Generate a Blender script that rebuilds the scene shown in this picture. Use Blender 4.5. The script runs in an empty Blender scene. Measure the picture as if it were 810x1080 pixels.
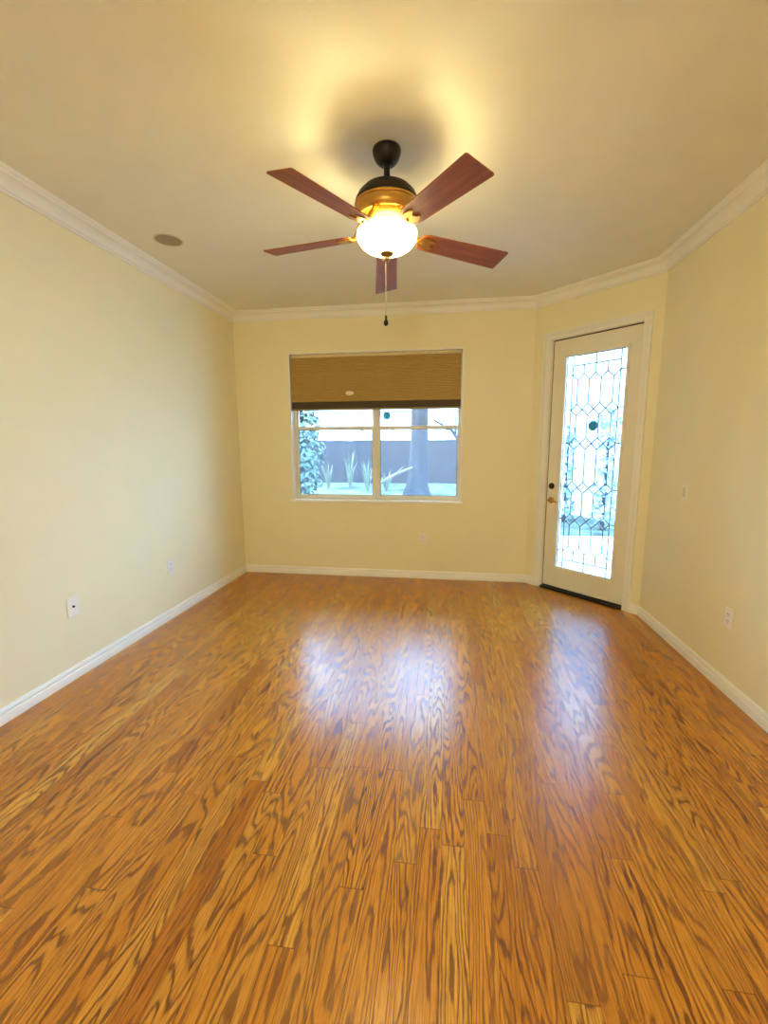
import bpy, bmesh, math, random
from mathutils import Vector, Matrix
random.seed(7)
S = bpy.context.scene
COL = S.collection
PI = math.pi

# ------------------------------------------------------------------ camera, world, sun, exposure
F_PX, PITCH, YAW, ROLL, ZC = 464.6, -.1512, -.1444, -.0042, 1.44
fw = Vector((math.sin(YAW)*math.cos(PITCH), math.cos(YAW)*math.cos(PITCH), math.sin(PITCH)))
r0 = Vector((math.cos(YAW), -math.sin(YAW), 0)); u0 = r0.cross(fw)
cr, sr = math.cos(ROLL), math.sin(ROLL)
rt, up = cr*r0 + sr*u0, -sr*r0 + cr*u0
cam_d = bpy.data.cameras.new('camera'); cam = bpy.data.objects.new('camera', cam_d); COL.objects.link(cam)
cam_d.sensor_fit = 'HORIZONTAL'; cam_d.sensor_width = 36; cam_d.lens = 36*F_PX/810; cam_d.clip_start = .02
M3 = Matrix((rt, up, -fw)).transposed()
cam.matrix_world = Matrix.Translation((0, 0, ZC)) @ M3.to_4x4()
S.camera = cam
S.view_settings.view_transform = 'Standard'; S.view_settings.look = 'None'
S.view_settings.gamma = 1; S.view_settings.use_curve_mapping = False
S.view_settings.exposure = 0.8
try:
    S.cycles.use_denoising = True
    S.cycles.max_bounces = 10; S.cycles.diffuse_bounces = 7; S.cycles.transparent_max_bounces = 16
    S.cycles.sample_clamp_indirect = 6
except Exception: pass

W = bpy.data.worlds.new('sky'); S.world = W; W.use_nodes = True
wn_ = W.node_tree; bg = wn_.nodes['Background']; bg.inputs[1].default_value = 28.0
_tc = wn_.nodes.new('ShaderNodeTexCoord'); _sx = wn_.nodes.new('ShaderNodeSeparateXYZ'); _rp = wn_.nodes.new('ShaderNodeValToRGB')
wn_.links.new(_tc.outputs['Generated'], _sx.inputs[0]); wn_.links.new(_sx.outputs[2], _rp.inputs[0]); wn_.links.new(_rp.outputs[0], bg.inputs[0])
_rp.color_ramp.elements[0].position = .0; _rp.color_ramp.elements[0].color = (.41, .69, 1.0, 1)     # pale, bright horizon
_rp.color_ramp.elements[1].position = .38; _rp.color_ramp.elements[1].color = (.20, .38, .66, 1)    # deeper zenith

def light(name, kind, loc, energy, color, **kw):
    d = bpy.data.lights.new(name, kind); d.energy = energy; d.color = color
    for k, v in kw.items(): setattr(d, k, v)
    o = bpy.data.objects.new(name, d); COL.objects.link(o); o.location = loc
    return o
sun = light('sun', 'SUN', (-6, 4, 9), 9, (1, .96, .9), angle=.02)
sun.rotation_euler = Vector((.80, .12, -.62)).to_track_quat('-Z', 'Y').to_euler()

# ------------------------------------------------------------------ room dimensions (metres)
A, D, XR, P1X, P2Y, H = 2.294, 4.658, 1.628, .8197, 3.850, 2.8255
YR = -1.55                      # rear wall, behind the camera
WL, WR, WB, WT = -1.700, .140, .840, 2.400     # window opening
P1 = Vector((P1X, D, 0)); P2 = Vector((XR, P2Y, 0)); EU = (P2-P1).normalized(); NO = Vector((-EU.y, EU.x, 0))  # NO points outdoors
WLEN = (P2-P1).length
DL, DR_, DT = .188, .998, 2.405  # door opening along the wall

# portals lead the daylight's samples through the openings
def portal(name, c, nrm, w, h):
    o = light(name, 'AREA', c, 1, (1, 1, 1), shape='RECTANGLE', size=w, size_y=h)
    o.data.cycles.is_portal = True
    o.rotation_euler = Vector(nrm).to_track_quat('-Z', 'Y').to_euler()
portal('window_daylight', ((WL+WR)/2, D+.16, 1.33), (0, -1, 0), 1.84, .99)
portal('door_daylight', P1+EU*.6+NO*.17+Vector((0, 0, 1.25)), -NO, .6, 2.05)
# added warm fill light, no fixture, in the unseen room behind the camera
light('added_fill_light', 'POINT', (-.1, -3.2, 2.35), 60, (1, .97, .84), shadow_soft_size=.25)

# ------------------------------------------------------------------ helpers
def new_mat(name):
    m = bpy.data.materials.new(name); m.use_nodes = True
    nt = m.node_tree; b = nt.nodes['Principled BSDF']
    return m, nt, b
def rgb(r, g, b):
    f = lambda c: (c/255/12.92 if c/255 <= .04045 else ((c/255+.055)/1.055)**2.4)
    return (f(r), f(g), f(b), 1)
def N(nt, t, **kw):
    n = nt.nodes.new(t)
    for k, v in kw.items(): setattr(n, k, v)
    return n
def pset(b, **kw):
    al = dict(rough='Roughness', metal='Metallic', col='Base Color', ior='IOR', spec='Specular IOR Level', coat='Coat Weight', coat_r='Coat Roughness', trans='Transmission Weight', emc='Emission Color', ems='Emission Strength')
    for k, v in kw.items(): b.inputs[al[k]].default_value = v
def plain(name, col, rough=.5, metal=0, noise=.06, nscale=30, bump=0, bscale=200, spec=.5, stretch=(1, 1, 1)):
    m, nt, b = new_mat(name); pset(b, rough=rough, metal=metal, spec=spec)
    tc = N(nt, 'ShaderNodeTexCoord'); mp = N(nt, 'ShaderNodeMapping'); mp.inputs['Scale'].default_value = stretch
    nt.links.new(tc.outputs['Object'], mp.inputs[0])
    n = N(nt, 'ShaderNodeTexNoise'); n.inputs['Scale'].default_value = nscale; n.inputs['Detail'].default_value = 3
    nt.links.new(mp.outputs[0], n.inputs['Vector'])
    r = N(nt, 'ShaderNodeValToRGB')
    r.color_ramp.elements[0].position = .3; r.color_ramp.elements[1].position = .7
    c = Vector(col[:3])
    r.color_ramp.elements[0].color = (*(c*(1-noise)), 1); r.color_ramp.elements[1].color = (*[min(1, x) for x in c*(1+noise)], 1)
    nt.links.new(n.outputs['Fac'], r.inputs[0]); nt.links.new(r.outputs[0], b.inputs['Base Color'])
    if bump:
        n2 = N(nt, 'ShaderNodeTexNoise'); n2.inputs['Scale'].default_value = bscale; n2.inputs['Detail'].default_value = 2
        nt.links.new(mp.outputs[0], n2.inputs['Vector'])
        bp = N(nt, 'ShaderNodeBump'); bp.inputs['Strength'].default_value = bump; bp.inputs['Distance'].default_value = .002
        nt.links.new(n2.outputs['Fac'], bp.inputs['Height']); nt.links.new(bp.outputs[0], b.inputs['Normal'])
    return m

def obj(name, bm, mat, parent=None, smooth=False, bevel=0, seg=2):
    bmesh.ops.recalc_face_normals(bm, faces=bm.faces)
    me = bpy.data.meshes.new(name); bm.to_mesh(me); bm.free()
    o = bpy.data.objects.new(name, me); COL.objects.link(o)
    if mat: me.materials.append(mat)
    if smooth:
        for p in me.polygons: p.use_smooth = True
        if smooth is not True:
            try: me.set_sharp_from_angle(angle=smooth)
            except Exception: pass
    if bevel:
        md = o.modifiers.new('bevel', 'BEVEL'); md.width = bevel; md.segments = seg; md.limit_method = 'ANGLE'
    if parent: o.parent = parent
    return o
def box(bm, x0, x1, y0, y1, z0, z1, T=None):
    vs = [Vector((x, y, z)) for z in (z0, z1) for y in (y0, y1) for x in (x0, x1)]
    if T: vs = [T(v) for v in vs]
    v = [bm.verts.new(p) for p in vs]
    for f in ((0, 2, 3, 1), (4, 5, 7, 6), (0, 1, 5, 4), (2, 6, 7, 3), (0, 4, 6, 2), (1, 3, 7, 5)): bm.faces.new([v[i] for i in f])
def lathe(bm, prof, n=48, axis=None, center=(0, 0, 0), cap=True):
    """profile of (r, z) turned about local z; axis is an optional Matrix"""
    c = Vector(center); rings = []
    for r, z in prof:
        if r < 1e-5:
            p = Vector((0, 0, z)); p = axis @ p if axis else p
            rings.append([bm.verts.new(p+c)]); continue
        ring = []
        for k in range(n):
            a = 2*PI*k/n; p = Vector((r*math.cos(a), r*math.sin(a), z)); p = axis @ p if axis else p
            ring.append(bm.verts.new(p+c))
        rings.append(ring)
    for a, b in zip(rings, rings[1:]):
        if len(a) == 1 and len(b) == 1: continue
        for k in range(n):
            k2 = (k+1) % n
            if len(a) == 1: bm.faces.new([a[0], b[k], b[k2]])
            elif len(b) == 1: bm.faces.new([a[k], a[k2], b[0]])
            else: bm.faces.new([a[k], a[k2], b[k2], b[k]])
    if cap:
        for ring in (rings[0], rings[-1]):
            if len(ring) > 1: bm.faces.new(ring)
def tube(bm, pts, rad, n=10, cap=True):
    pts = [Vector(p) for p in pts]; rings = []
    rads = rad if isinstance(rad, (list, tuple)) else [rad]*len(pts)
    ref = Vector((0, 0, 1))
    for i, p in enumerate(pts):
        d = (pts[min(i+1, len(pts)-1)]-pts[max(i-1, 0)]).normalized()
        rf = ref if abs(d.dot(ref)) < .95 else Vector((1, 0, 0))
        a = d.cross(rf).normalized(); b = d.cross(a)
        rings.append([bm.verts.new(p+(a*math.cos(t)+b*math.sin(t))*rads[i]) for t in [2*PI*k/n for k in range(n)]])
    for q, w in zip(rings, rings[1:]):
        for k in range(n): bm.faces.new([q[k], q[(k+1) % n], w[(k+1) % n], w[k]])
    if cap: bm.faces.new(rings[0]); bm.faces.new(rings[-1])
def sphere(bm, c, r, n=16, m=8):
    lathe(bm, [(r*math.sin(PI*k/m), r*math.cos(PI*k/m)) for k in range(m+1)], n, None, c)
def thing(name, label, cat, loc=(0, 0, 0), rotz=0, group=None):
    o = bpy.data.objects.new(name, None); COL.objects.link(o); o.empty_display_size = .1
    o.location = loc; o.rotation_euler = (0, 0, rotz)
    return tag(o, label, cat, group)
def tag(o, label, cat, group=None, kind=None):
    o['label'] = label; o['category'] = cat
    if group: o['group'] = group
    if kind: o['kind'] = kind
    return o
def struct(o, label=None, cat=None):
    o['kind'] = 'structure'
    if label: o['label'] = label
    if cat: o['category'] = cat
    return o
def unlink_copy(root, loc, rotz, label):
    r = root.copy(); COL.objects.link(r); r.location = loc; r.rotation_euler = (0, 0, rotz); r['label'] = label
    for ch in list(root.children):
        c = ch.copy(); COL.objects.link(c); c.parent = r
        for g in ch.children:
            d = g.copy(); COL.objects.link(d); d.parent = c
    return r

# ------------------------------------------------------------------ materials
M_wall = plain('wall_paint', rgb(245, 238, 204), .55, noise=.012, nscale=3, bump=.12, bscale=260, spec=.3)
M_ceil = plain('ceiling_paint', rgb(240, 237, 220), .8, noise=.015, nscale=5, bump=.35, bscale=140, spec=.2)
M_trim = plain('trim_paint', rgb(247, 245, 238), .35, noise=.01, nscale=6)
M_doorpaint = plain('door_paint', rgb(240, 236, 220), .4, noise=.012, nscale=6)
M_vinyl = plain('window_vinyl', rgb(238, 236, 226), .35, noise=.01)
M_bronze = plain('dark_bronze', rgb(44, 34, 26), .38, .55, noise=.12, nscale=25)
M_brass = plain('antique_brass', rgb(196, 150, 74), .28, .9, noise=.1, nscale=18)
M_lead = plain('lead_came', rgb(120, 132, 145), .45, .5, noise=.08)
M_plate = plain('plate_plastic', rgb(248, 246, 240), .35, noise=.008)
M_dark = plain('dark_slot', rgb(40, 36, 32), .6)
M_rubber = plain('weatherstrip', rgb(38, 30, 24), .7)
M_grille = plain('speaker_grille', rgb(172, 160, 126), .7, noise=.06, nscale=900, bump=.5, bscale=900)

def floor_mat():
    m, nt, b = new_mat('oak_strip_floor')
    L = nt.links.new
    def math_(op, a, c=None, d=None):
        n = N(nt, 'ShaderNodeMath', operation=op)
        for i, v in enumerate((a, c, d)):
            if v is None: continue
            if isinstance(v, (int, float)): n.inputs[i].default_value = v
            else: L(v, n.inputs[i])
        return n.outputs[0]
    def comb(x, y, z=0):
        n = N(nt, 'ShaderNodeCombineXYZ')
        for i, v in enumerate((x, y, z)):
            if isinstance(v, (int, float)): n.inputs[i].default_value = v
            else: L(v, n.inputs[i])
        return n.outputs[0]
    def noise(vec, scale, detail=2, rough=.5, dist=0):
        n = N(nt, 'ShaderNodeTexNoise'); n.inputs['Scale'].default_value = scale; n.inputs['Detail'].default_value = detail
        n.inputs['Roughness'].default_value = rough; n.inputs['Distortion'].default_value = dist
        L(vec, n.inputs['Vector']); return n.outputs['Fac']
    def ramp(fac, stops):
        n = N(nt, 'ShaderNodeValToRGB'); els = n.color_ramp.elements
        els[0].position, els[0].color = stops[0]; els[1].position, els[1].color = stops[-1]
        for p, c in stops[1:-1]:
            e = els.new(p); e.color = c
        L(fac, n.inputs[0]); return n.outputs[0]
    def mixc(fac, a, c, mode='MIX'):
        n = N(nt, 'ShaderNodeMix', data_type='RGBA', blend_type=mode)
        for s, v in ((n.inputs[0], fac), (n.inputs[6], a), (n.inputs[7], c)):
            if isinstance(v, (int, float)): s.default_value = v
            elif isinstance(v, tuple): s.default_value = v
            else: L(v, s)
        return n.outputs[2]
    tc = N(nt, 'ShaderNodeTexCoord'); sp = N(nt, 'ShaderNodeSeparateXYZ'); L(tc.outputs['Object'], sp.inputs[0])
    X, Y = sp.outputs[0], sp.outputs[1]
    w, ln = .083, 1.05
    xs = math_('DIVIDE', X, w); row = math_('FLOOR', xs); fx = math_('FRACT', xs)
    wn = N(nt, 'ShaderNodeTexWhiteNoise', noise_dimensions='1D'); L(row, wn.inputs['W'])
    ys = math_('ADD', math_('DIVIDE', Y, ln), math_('MULTIPLY', wn.outputs['Value'], 9.7)); colI = math_('FLOOR', ys); fy = math_('FRACT', ys)
    wn2 = N(nt, 'ShaderNodeTexWhiteNoise', noise_dimensions='3D'); L(comb(row, colI, 3.7), wn2.inputs['Vector'])
    sc = N(nt, 'ShaderNodeSeparateXYZ'); L(wn2.outputs['Color'], sc.inputs[0])
    s1, s2, s3 = sc.outputs[0], sc.outputs[1], sc.outputs[2]
    # cathedral figure: contour lines of a field stretched along the board
    fr = math_('MULTIPLY_ADD', s1, 6.5, 6.0)             # figure frequency across
    gx = math_('ADD', math_('MULTIPLY', X, fr), math_('MULTIPLY', s2, 40))
    gy = math_('ADD', math_('MULTIPLY', Y, math_('MULTIPLY_ADD', s3, .65, .42)), math_('MULTIPLY', s3, 40))
    field = noise(comb(gx, gy, math_('MULTIPLY', s1, 30)), 1.0, 1.5, .45)
    wob = noise(comb(math_('MULTIPLY', X, 40), math_('MULTIPLY', Y, 6), s2), 1.0, 3, .62)
    rings = math_('ADD', math_('MULTIPLY', field, 21), math_('MULTIPLY', wob, 1.7))
    saw = math_('FRACT', rings)
    tri = math_('ABSOLUTE', math_('SUBTRACT', saw, .5))      # 0 at middle, .5 at edge
    figure = ramp(tri, [(0.0, (1, 1, 1, 1)), (.10, (.92, .92, .92, 1)), (.18, (.26, .26, .26, 1)), (.32, (0, 0, 0, 1)), (.5, (0, 0, 0, 1))])
    pores = noise(comb(math_('MULTIPLY', X, 330), math_('MULTIPLY', Y, 9), s1), 1.0, 2, .6)
    base = ramp(s2, [(0, rgb(222, 150, 50)), (.4, rgb(232, 162, 56)), (.7, rgb(212, 138, 42)), (.9, rgb(242, 182, 76)), (1, rgb(200, 126, 38))])
    darkc = ramp(s3, [(0, rgb(116, 58, 8)), (.6, rgb(132, 70, 12)), (1, rgb(86, 44, 8))])
    fig_amt = math_('MULTIPLY', figure, math_('MULTIPLY_ADD', s1, .34, .60))
    c1 = mixc(fig_amt, base, darkc)
    pr = ramp(pores, [(.38, (.5, .38, .26, 1)), (.56, (1, 1, 1, 1))])
    c2 = mixc(.55, c1, pr, 'MULTIPLY')
    blot = noise(comb(math_('MULTIPLY', X, 2), math_('MULTIPLY', Y, 1.2)), 1.0, 2)
    c3 = mixc(.5, c2, ramp(blot, [(.3, (.84, .78, .70, 1)), (.7, (1, 1, 1, 1))]), 'MULTIPLY')
    ex = math_('MINIMUM', fx, math_('SUBTRACT', 1, fx)); ey = math_('MINIMUM', fy, math_('SUBTRACT', 1, fy))
    gap = math_('MAXIMUM', math_('LESS_THAN', ex, .011), math_('LESS_THAN', ey, .0012))
    c4 = mixc(math_('MULTIPLY', gap, .62), c3, rgb(84, 42, 14))
    L(c4, b.inputs['Base Color'])
    hgt = math_('SUBTRACT', math_('MULTIPLY', figure, -.25), math_('MULTIPLY', gap, 1.0))
    und = noise(comb(math_('MULTIPLY', X, 9), math_('MULTIPLY', Y, 2.5)), 1.0, 1)
    hg2 = math_('ADD', hgt, math_('MULTIPLY', und, 1.2))
    bp = N(nt, 'ShaderNodeBump'); bp.inputs['Strength'].default_value = .22; bp.inputs['Distance'].default_value = .0012
    L(hg2, bp.inputs['Height']); L(bp.outputs[0], b.inputs['Normal'])
    L(math_('MULTIPLY_ADD', figure, .06, .24), b.inputs['Roughness'])
    pset(b, spec=.55)
    return m
M_floor = floor_mat()

def wood_mat(name, c1, c2, sx=8, sy=60, rough=.4):
    m, nt, b = new_mat(name); pset(b, rough=rough)
    tc = N(nt, 'ShaderNodeTexCoord'); mp = N(nt, 'ShaderNodeMapping'); mp.inputs['Scale'].default_value = (sx, sy, sy)
    nt.links.new(tc.outputs['Object'], mp.inputs[0])
    n = N(nt, 'ShaderNodeTexNoise'); n.inputs['Scale'].default_value = 1; n.inputs['Detail'].default_value = 5; n.inputs['Distortion'].default_value = .6
    nt.links.new(mp.outputs[0], n.inputs['Vector'])
    r = N(nt, 'ShaderNodeValToRGB'); r.color_ramp.elements[0].position = .32; r.color_ramp.elements[1].position = .68
    r.color_ramp.elements[0].color = c1; r.color_ramp.elements[1].color = c2
    nt.links.new(n.outputs['Fac'], r.inputs[0]); nt.links.new(r.outputs[0], b.inputs['Base Color'])
    return m
M_blade = wood_mat('cherry_blade', rgb(126, 60, 24), rgb(164, 86, 38), 3, 40, .5)

def glass_mat(name, tint=(1, 1, 1, 1), rough=.02, ripple=0):
    m = bpy.data.materials.new(name); m.use_nodes = True; nt = m.node_tree; nt.nodes.clear()
    out = N(nt, 'ShaderNodeOutputMaterial'); mx = N(nt, 'ShaderNodeMixShader'); t = N(nt, 'ShaderNodeBsdfTransparent'); g = N(nt, 'ShaderNodeBsdfGlossy')
    t.inputs[0].default_value = tint; g.inputs['Roughness'].default_value = rough
    fr = N(nt, 'ShaderNodeFresnel'); fr.inputs['IOR'].default_value = 1.45
    if ripple:
        tc = N(nt, 'ShaderNodeTexCoord'); n = N(nt, 'ShaderNodeTexNoise'); n.inputs['Scale'].default_value = 40
        nt.links.new(tc.outputs['Object'], n.inputs['Vector'])
        bp = N(nt, 'ShaderNodeBump'); bp.inputs['Strength'].default_value = ripple; bp.inputs['Distance'].default_value = .003
        nt.links.new(n.outputs['Fac'], bp.inputs['Height']); nt.links.new(bp.outputs[0], g.inputs['Normal']); nt.links.new(bp.outputs[0], fr.inputs['Normal'])
    nt.links.new(fr.outputs[0], mx.inputs[0]); nt.links.new(t.outputs[0], mx.inputs[1]); nt.links.new(g.outputs[0], mx.inputs[2])
    nt.links.new(mx.outputs[0], out.inputs[0])
    return m
M_glass = glass_mat('window_glass', (.97, .985, .98, 1))
M_doorglass = glass_mat('door_glass', (.80, .85, .87, 1), .05, .3)

def shade_mat():
    m, nt, b = new_mat('honeycomb_fabric'); pset(b, rough=.8, spec=.15)
    tc = N(nt, 'ShaderNodeTexCoord'); mp = N(nt, 'ShaderNodeMapping'); mp.inputs['Scale'].default_value = (60, 60, 400)
    nt.links.new(tc.outputs['Object'], mp.inputs[0])
    n = N(nt, 'ShaderNodeTexNoise'); n.inputs['Scale'].default_value = 1; n.inputs['Detail'].default_value = 3
    nt.links.new(mp.outputs[0], n.inputs['Vector'])
    r = N(nt, 'ShaderNodeValToRGB'); r.color_ramp.elements[0].position = .3; r.color_ramp.elements[1].position = .7
    r.color_ramp.elements[0].color = rgb(184, 156, 96); r.color_ramp.elements[1].color = rgb(202, 172, 112)
    nt.links.new(n.outputs['Fac'], r.inputs[0]); nt.links.new(r.outputs[0], b.inputs['Base Color'])
    return m
M_shade = shade_mat()
M_shadeedge = plain('shade_rail', rgb(78, 62, 34), .6, noise=.05)

# ------------------------------------------------------------------ the room shell
bm = bmesh.new()
pts = [(-A-.15, YR-.15), (XR+.15, YR-.15), (XR+.15, P2Y+.06), (P1X+.06, D+.15), (-A-.15, D+.15)]
def prism(bm, pts, z0, z1):
    lo = [bm.verts.new((x, y, z0)) for x, y in pts]; hi = [bm.verts.new((x, y, z1)) for x, y in pts]; n = len(pts)
    bm.faces.new(lo); bm.faces.new(hi)
    for i in range(n): bm.faces.new([lo[i], lo[(i+1) % n], hi[(i+1) % n], hi[i]])
prism(bm, pts, -.10, 0)
struct(obj('floor', bm, M_floor), 'glossy orange oak strip floor', 'floor')
bm = bmesh.new(); prism(bm, pts, H, H+.15)
struct(obj('ceiling', bm, M_ceil), 'cream textured ceiling', 'ceiling')
bm = bmesh.new(); box(bm, -A-.15, -A, YR-.15, D+.15, 0, H)
struct(obj('wall_left', bm, M_wall), 'cream wall left of the window', 'wall')
bm = bmesh.new(); box(bm, XR, XR+.15, YR-.15, P2Y+.06, 0, H)
struct(obj('wall_right', bm, M_wall), 'cream wall right of the door', 'wall')
def holed(bm, a0, a1, b0, b1, ha, hb, z0, z1, T):
    """a wall a0..a1 x z0..z1, thickness b0..b1, hole ha x hb"""
    for (p, q, s, t) in ((a0, ha[0], z0, z1), (ha[1], a1, z0, z1), (ha[0], ha[1], hb[1], z1), (ha[0], ha[1], z0, hb[0])):
        if q-p > 1e-4 and t-s > 1e-4: box(bm, p, q, b0, b1, s, t, T)
bm = bmesh.new(); holed(bm, -A, P1X+.06, D, D+.15, (WL, WR), (WB, WT), 0, H, None)
struct(obj('wall_back', bm, M_wall), 'yellow cream wall around the window', 'wall')
DW = lambda v: P1 + EU*v.x + NO*v.y + Vector((0, 0, v.z))
bm = bmesh.new(); holed(bm, 0, WLEN, 0, .15, (DL-.02, DR_+.02), (0, DT+.02), 0, H, DW)
struct(obj('wall_angled', bm, M_wall), 'angled cream wall around the glazed door', 'wall')
bm = bmesh.new(); holed(bm, -A, XR, YR-.15, YR, (-1.9, 1.25), (0, 2.72), 0, H, None)
struct(obj('wall_rear', bm, M_wall), 'cream wall behind the camera with a wide opening', 'wall')

bm = bmesh.new(); prism(bm, [(-A-.15, -4.8), (XR+.15, -4.8), (XR+.15, YR-.15), (-A-.15, YR-.15)], -.1, 0)
struct(obj('floor_hall', bm, plain('beige_carpet', rgb(196, 188, 172), .95, bump=.5)), 'beige carpet of the adjoining room behind the camera', 'floor')
bm = bmesh.new(); prism(bm, [(-A-.15, -4.8), (XR+.15, -4.8), (XR+.15, YR-.15), (-A-.15, YR-.15)], H, H+.15)
struct(obj('ceiling_hall', bm, M_ceil), 'ceiling of the adjoining room behind the camera', 'ceiling')
bm = bmesh.new(); box(bm, -A-.15, -A, -4.8, YR-.15, 0, H); box(bm, XR, XR+.15, -4.8, YR-.15, 0, H); box(bm, -A, XR, -4.8, -4.65, 0, H)
struct(obj('wall_hall', bm, M_wall), 'walls of the adjoining room behind the camera', 'wall')

# mouldings, mitred at the corners
corners = [Vector((-A, YR, 0)), Vector((-A, D, 0)), P1.copy(), P2.copy(), Vector((XR, YR, 0))]
def inward(a, b):
    d = (b-a).normalized(); return Vector((d.y, -d.x, 0))
def mitre(i):
    ns = []
    if i > 0: ns.append(inward(corners[i-1], corners[i]))
    if i < len(corners)-1: ns.append(inward(corners[i], corners[i+1]))
    if len(ns) == 1: return ns[0]
    s = ns[0]+ns[1]; return s/(1+ns[0].dot(ns[1]))
def moulding(bm, pa, ma, pb, mb, prof):
    ra = [bm.verts.new(pa+ma*o+Vector((0, 0, z))) for o, z in prof]; rb = [bm.verts.new(pb+mb*o+Vector((0, 0, z))) for o, z in prof]
    n = len(prof)
    for i in range(n): bm.faces.new([ra[i], ra[(i+1) % n], rb[(i+1) % n], rb[i]])
    bm.faces.new(ra); bm.faces.new(rb)
cp = .094
crown = [(0, H-cp), (.010, H-cp), (.012, H-cp+.012), (.020, H-cp+.014)]
for k in range(9):
    t = k/8; a = t*PI/2
    crown.append((.022+.046*(1-math.cos(a)), H-cp+.018+.046*math.sin(a)))
crown += [(.074, H-.028), (.076, H-.020)]
for k in range(5):
    a = k/4*PI/2; crown.append((.078+.012*math.sin(a), H-.018+.010*(1-math.cos(a))))
crown += [(cp, H-.006), (cp, H), (0, H)]
names = ['left', 'back', 'angled', 'right']
for i, nm in enumerate(names):
    bm = bmesh.new(); moulding(bm, corners[i], mitre(i), corners[i+1], mitre(i+1), crown)
    struct(obj('trim_%d' % (i+1), bm, M_trim, smooth=.5), 'white crown moulding along the %s wall' % nm, 'crown moulding')
base = [(0, 0), (.016, 0), (.016, .046), (.014, .050), (.010, .052), (.010, .056), (.0125, .059), (.0125, .066), (.009, .074), (.005, .083), (0, .083)]
def bb(name, pa, ma, pb, mb, lab):
    bm = bmesh.new(); moulding(bm, pa, ma, pb, mb, base); return struct(obj(name, bm, M_trim, smooth=.5), lab, 'baseboard')
bb('baseboard_left', corners[0], mitre(0), corners[1], mitre(1), 'white baseboard along the left wall')
bb('baseboard_back', corners[1], mitre(1), corners[2], mitre(2), 'white baseboard under the window')
nA = inward(P1, P2)
CL0, CL1, CR0, CR1, CT = .106, .184, 1.002, 1.066, 2.474
bb('baseboard_angled', P1, mitre(2), P1+EU*CL0, nA, 'short white baseboard left of the door casing')
bb('baseboard_corner', P1+EU*CR1, nA, P2, mitre(3), 'short white baseboard right of the door casing')
bb('baseboard_right', P2, mitre(3), corners[4], mitre(4), 'white baseboard along the right wall')

bm = bmesh.new(); box(bm, -A-.6, .95, D+.15, D+.85, 2.62, 2.70); box(bm, -A-.6, .95, D+.82, D+.85, 2.54, 2.62)  # unseen overhang added to keep high sky light out of the window
struct(obj('eave', bm, M_trim), 'unseen white roof eave added outside the window to block high sky', 'eave')
# ------------------------------------------------------------------ window
win = struct(bpy.data.objects.new('window_1', None)); COL.objects.link(win); win.location = ((WL+WR)/2, D, WB)
win['label'] = 'twin single-hung white window looking on the garden'; win['category'] = 'window'
wo = Vector((-(WL+WR)/2, -D, -WB))
TW = lambda v: v + wo
bm = bmesh.new()                                        # jamb liner and sill
for (x0, x1, z0, z1) in ((WL, WL+.016, WB, WT), (WR-.016, WR, WB, WT), (WL+.016, WR-.016, WT-.016, WT)): box(bm, x0, x1, D-.004, D+.15, z0, z1, TW)
obj('jamb', bm, M_trim, win, bevel=.002)
bm = bmesh.new(); box(bm, WL-.022, WR+.016, D-.022, D+.0, WB-.018, WB+.006, TW); box(bm, WL+.001, WR-.001, D, D+.149, WB-.0, WB+.006, TW)
obj('window_sill', bm, M_trim, win, bevel=.003)
y0, y1 = D+.085, D+.145
XM0, XM1 = -.822, -.724
bm = bmesh.new()
fl, fr_, fb, ft = WL+.016, WR-.016, WB+.006, WT-.016
box(bm, fl, fl+.022, y0, y1, fb, ft, TW); box(bm, fr_-.010, fr_, y0, y1, fb, ft, TW)
box(bm, fl+.022, fr_-.010, y0, y1, fb, fb+.022, TW); box(bm, fl+.022, fr_-.010, y0, y1, ft-.03, ft, TW)
box(bm, XM0+.028, XM1-.028, y0, y1, fb+.022, ft-.03, TW)
obj('frame', bm, M_vinyl, win, bevel=.002)
for (a, b) in ((fl+.022, XM0+.028), (XM1-.028, fr_-.010)):
    lo = bmesh.new(); za, zb = fb+.022, 1.640
    s = .022
    yA, yB = D+.088, D+.114
    box(lo, a, a+s, yA, yB, za, zb, TW); box(lo, b-s, b, yA, yB, za, zb, TW); box(lo, a+s, b-s, yA, yB, za, za+.026, TW); box(lo, a+s, b-s, yA, yB, zb-.036, zb, TW)
    so = obj('lower_sash', lo, M_vinyl, win, bevel=.003)
    g = bmesh.new(); box(g, a+s, b-s, D+.099, D+.103, za+.026, zb-.036, TW); obj('pane', g, M_glass, so)
    gk = bmesh.new(); q = .004                          # dark glazing gasket round the pane
    X0, X1, Z0, Z1 = a+s, b-s, za+.026, zb-.036
    for (p, r, t, v) in ((X0, X0+q, Z0, Z1), (X1-q, X1, Z0, Z1), (X0, X1, Z0, Z0+q), (X0, X1, Z1-q, Z1)): box(gk, p, r, D+.096, D+.099, t, v, TW)
    obj('gasket', gk, plain('gasket_grey', rgb(92, 96, 96), .6), so)
    for k, lx in enumerate((a+.16, b-.13)):
        l = bmesh.new(); box(l, lx-.014, lx+.014, D+.084, D+.098, zb-.046, zb-.034, TW); box(l, lx-.006, lx+.006, D+.080, D+.088, zb-.049, zb-.040, TW)
        obj('tilt_latch', l, M_dark, so, bevel=.002)
    hi = bmesh.new(); yA, yB = D+.116, D+.142; za, zb = 1.604, ft-.03
    box(hi, a, a+s, yA, yB, za, zb, TW); box(hi, b-s, b, yA, yB, za, zb, TW); box(hi, a+s, b-s, yA, yB, za, za+.03, TW); box(hi, a+s, b-s, yA, yB, zb-.03, zb, TW)
    so = obj('upper_sash', hi, M_vinyl, win, bevel=.003)
    g = bmesh.new(); box(g, a+s, b-s, D+.127, D+.131, za+.03, zb-.03, TW); obj('pane', g, M_glass, so)

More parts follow.
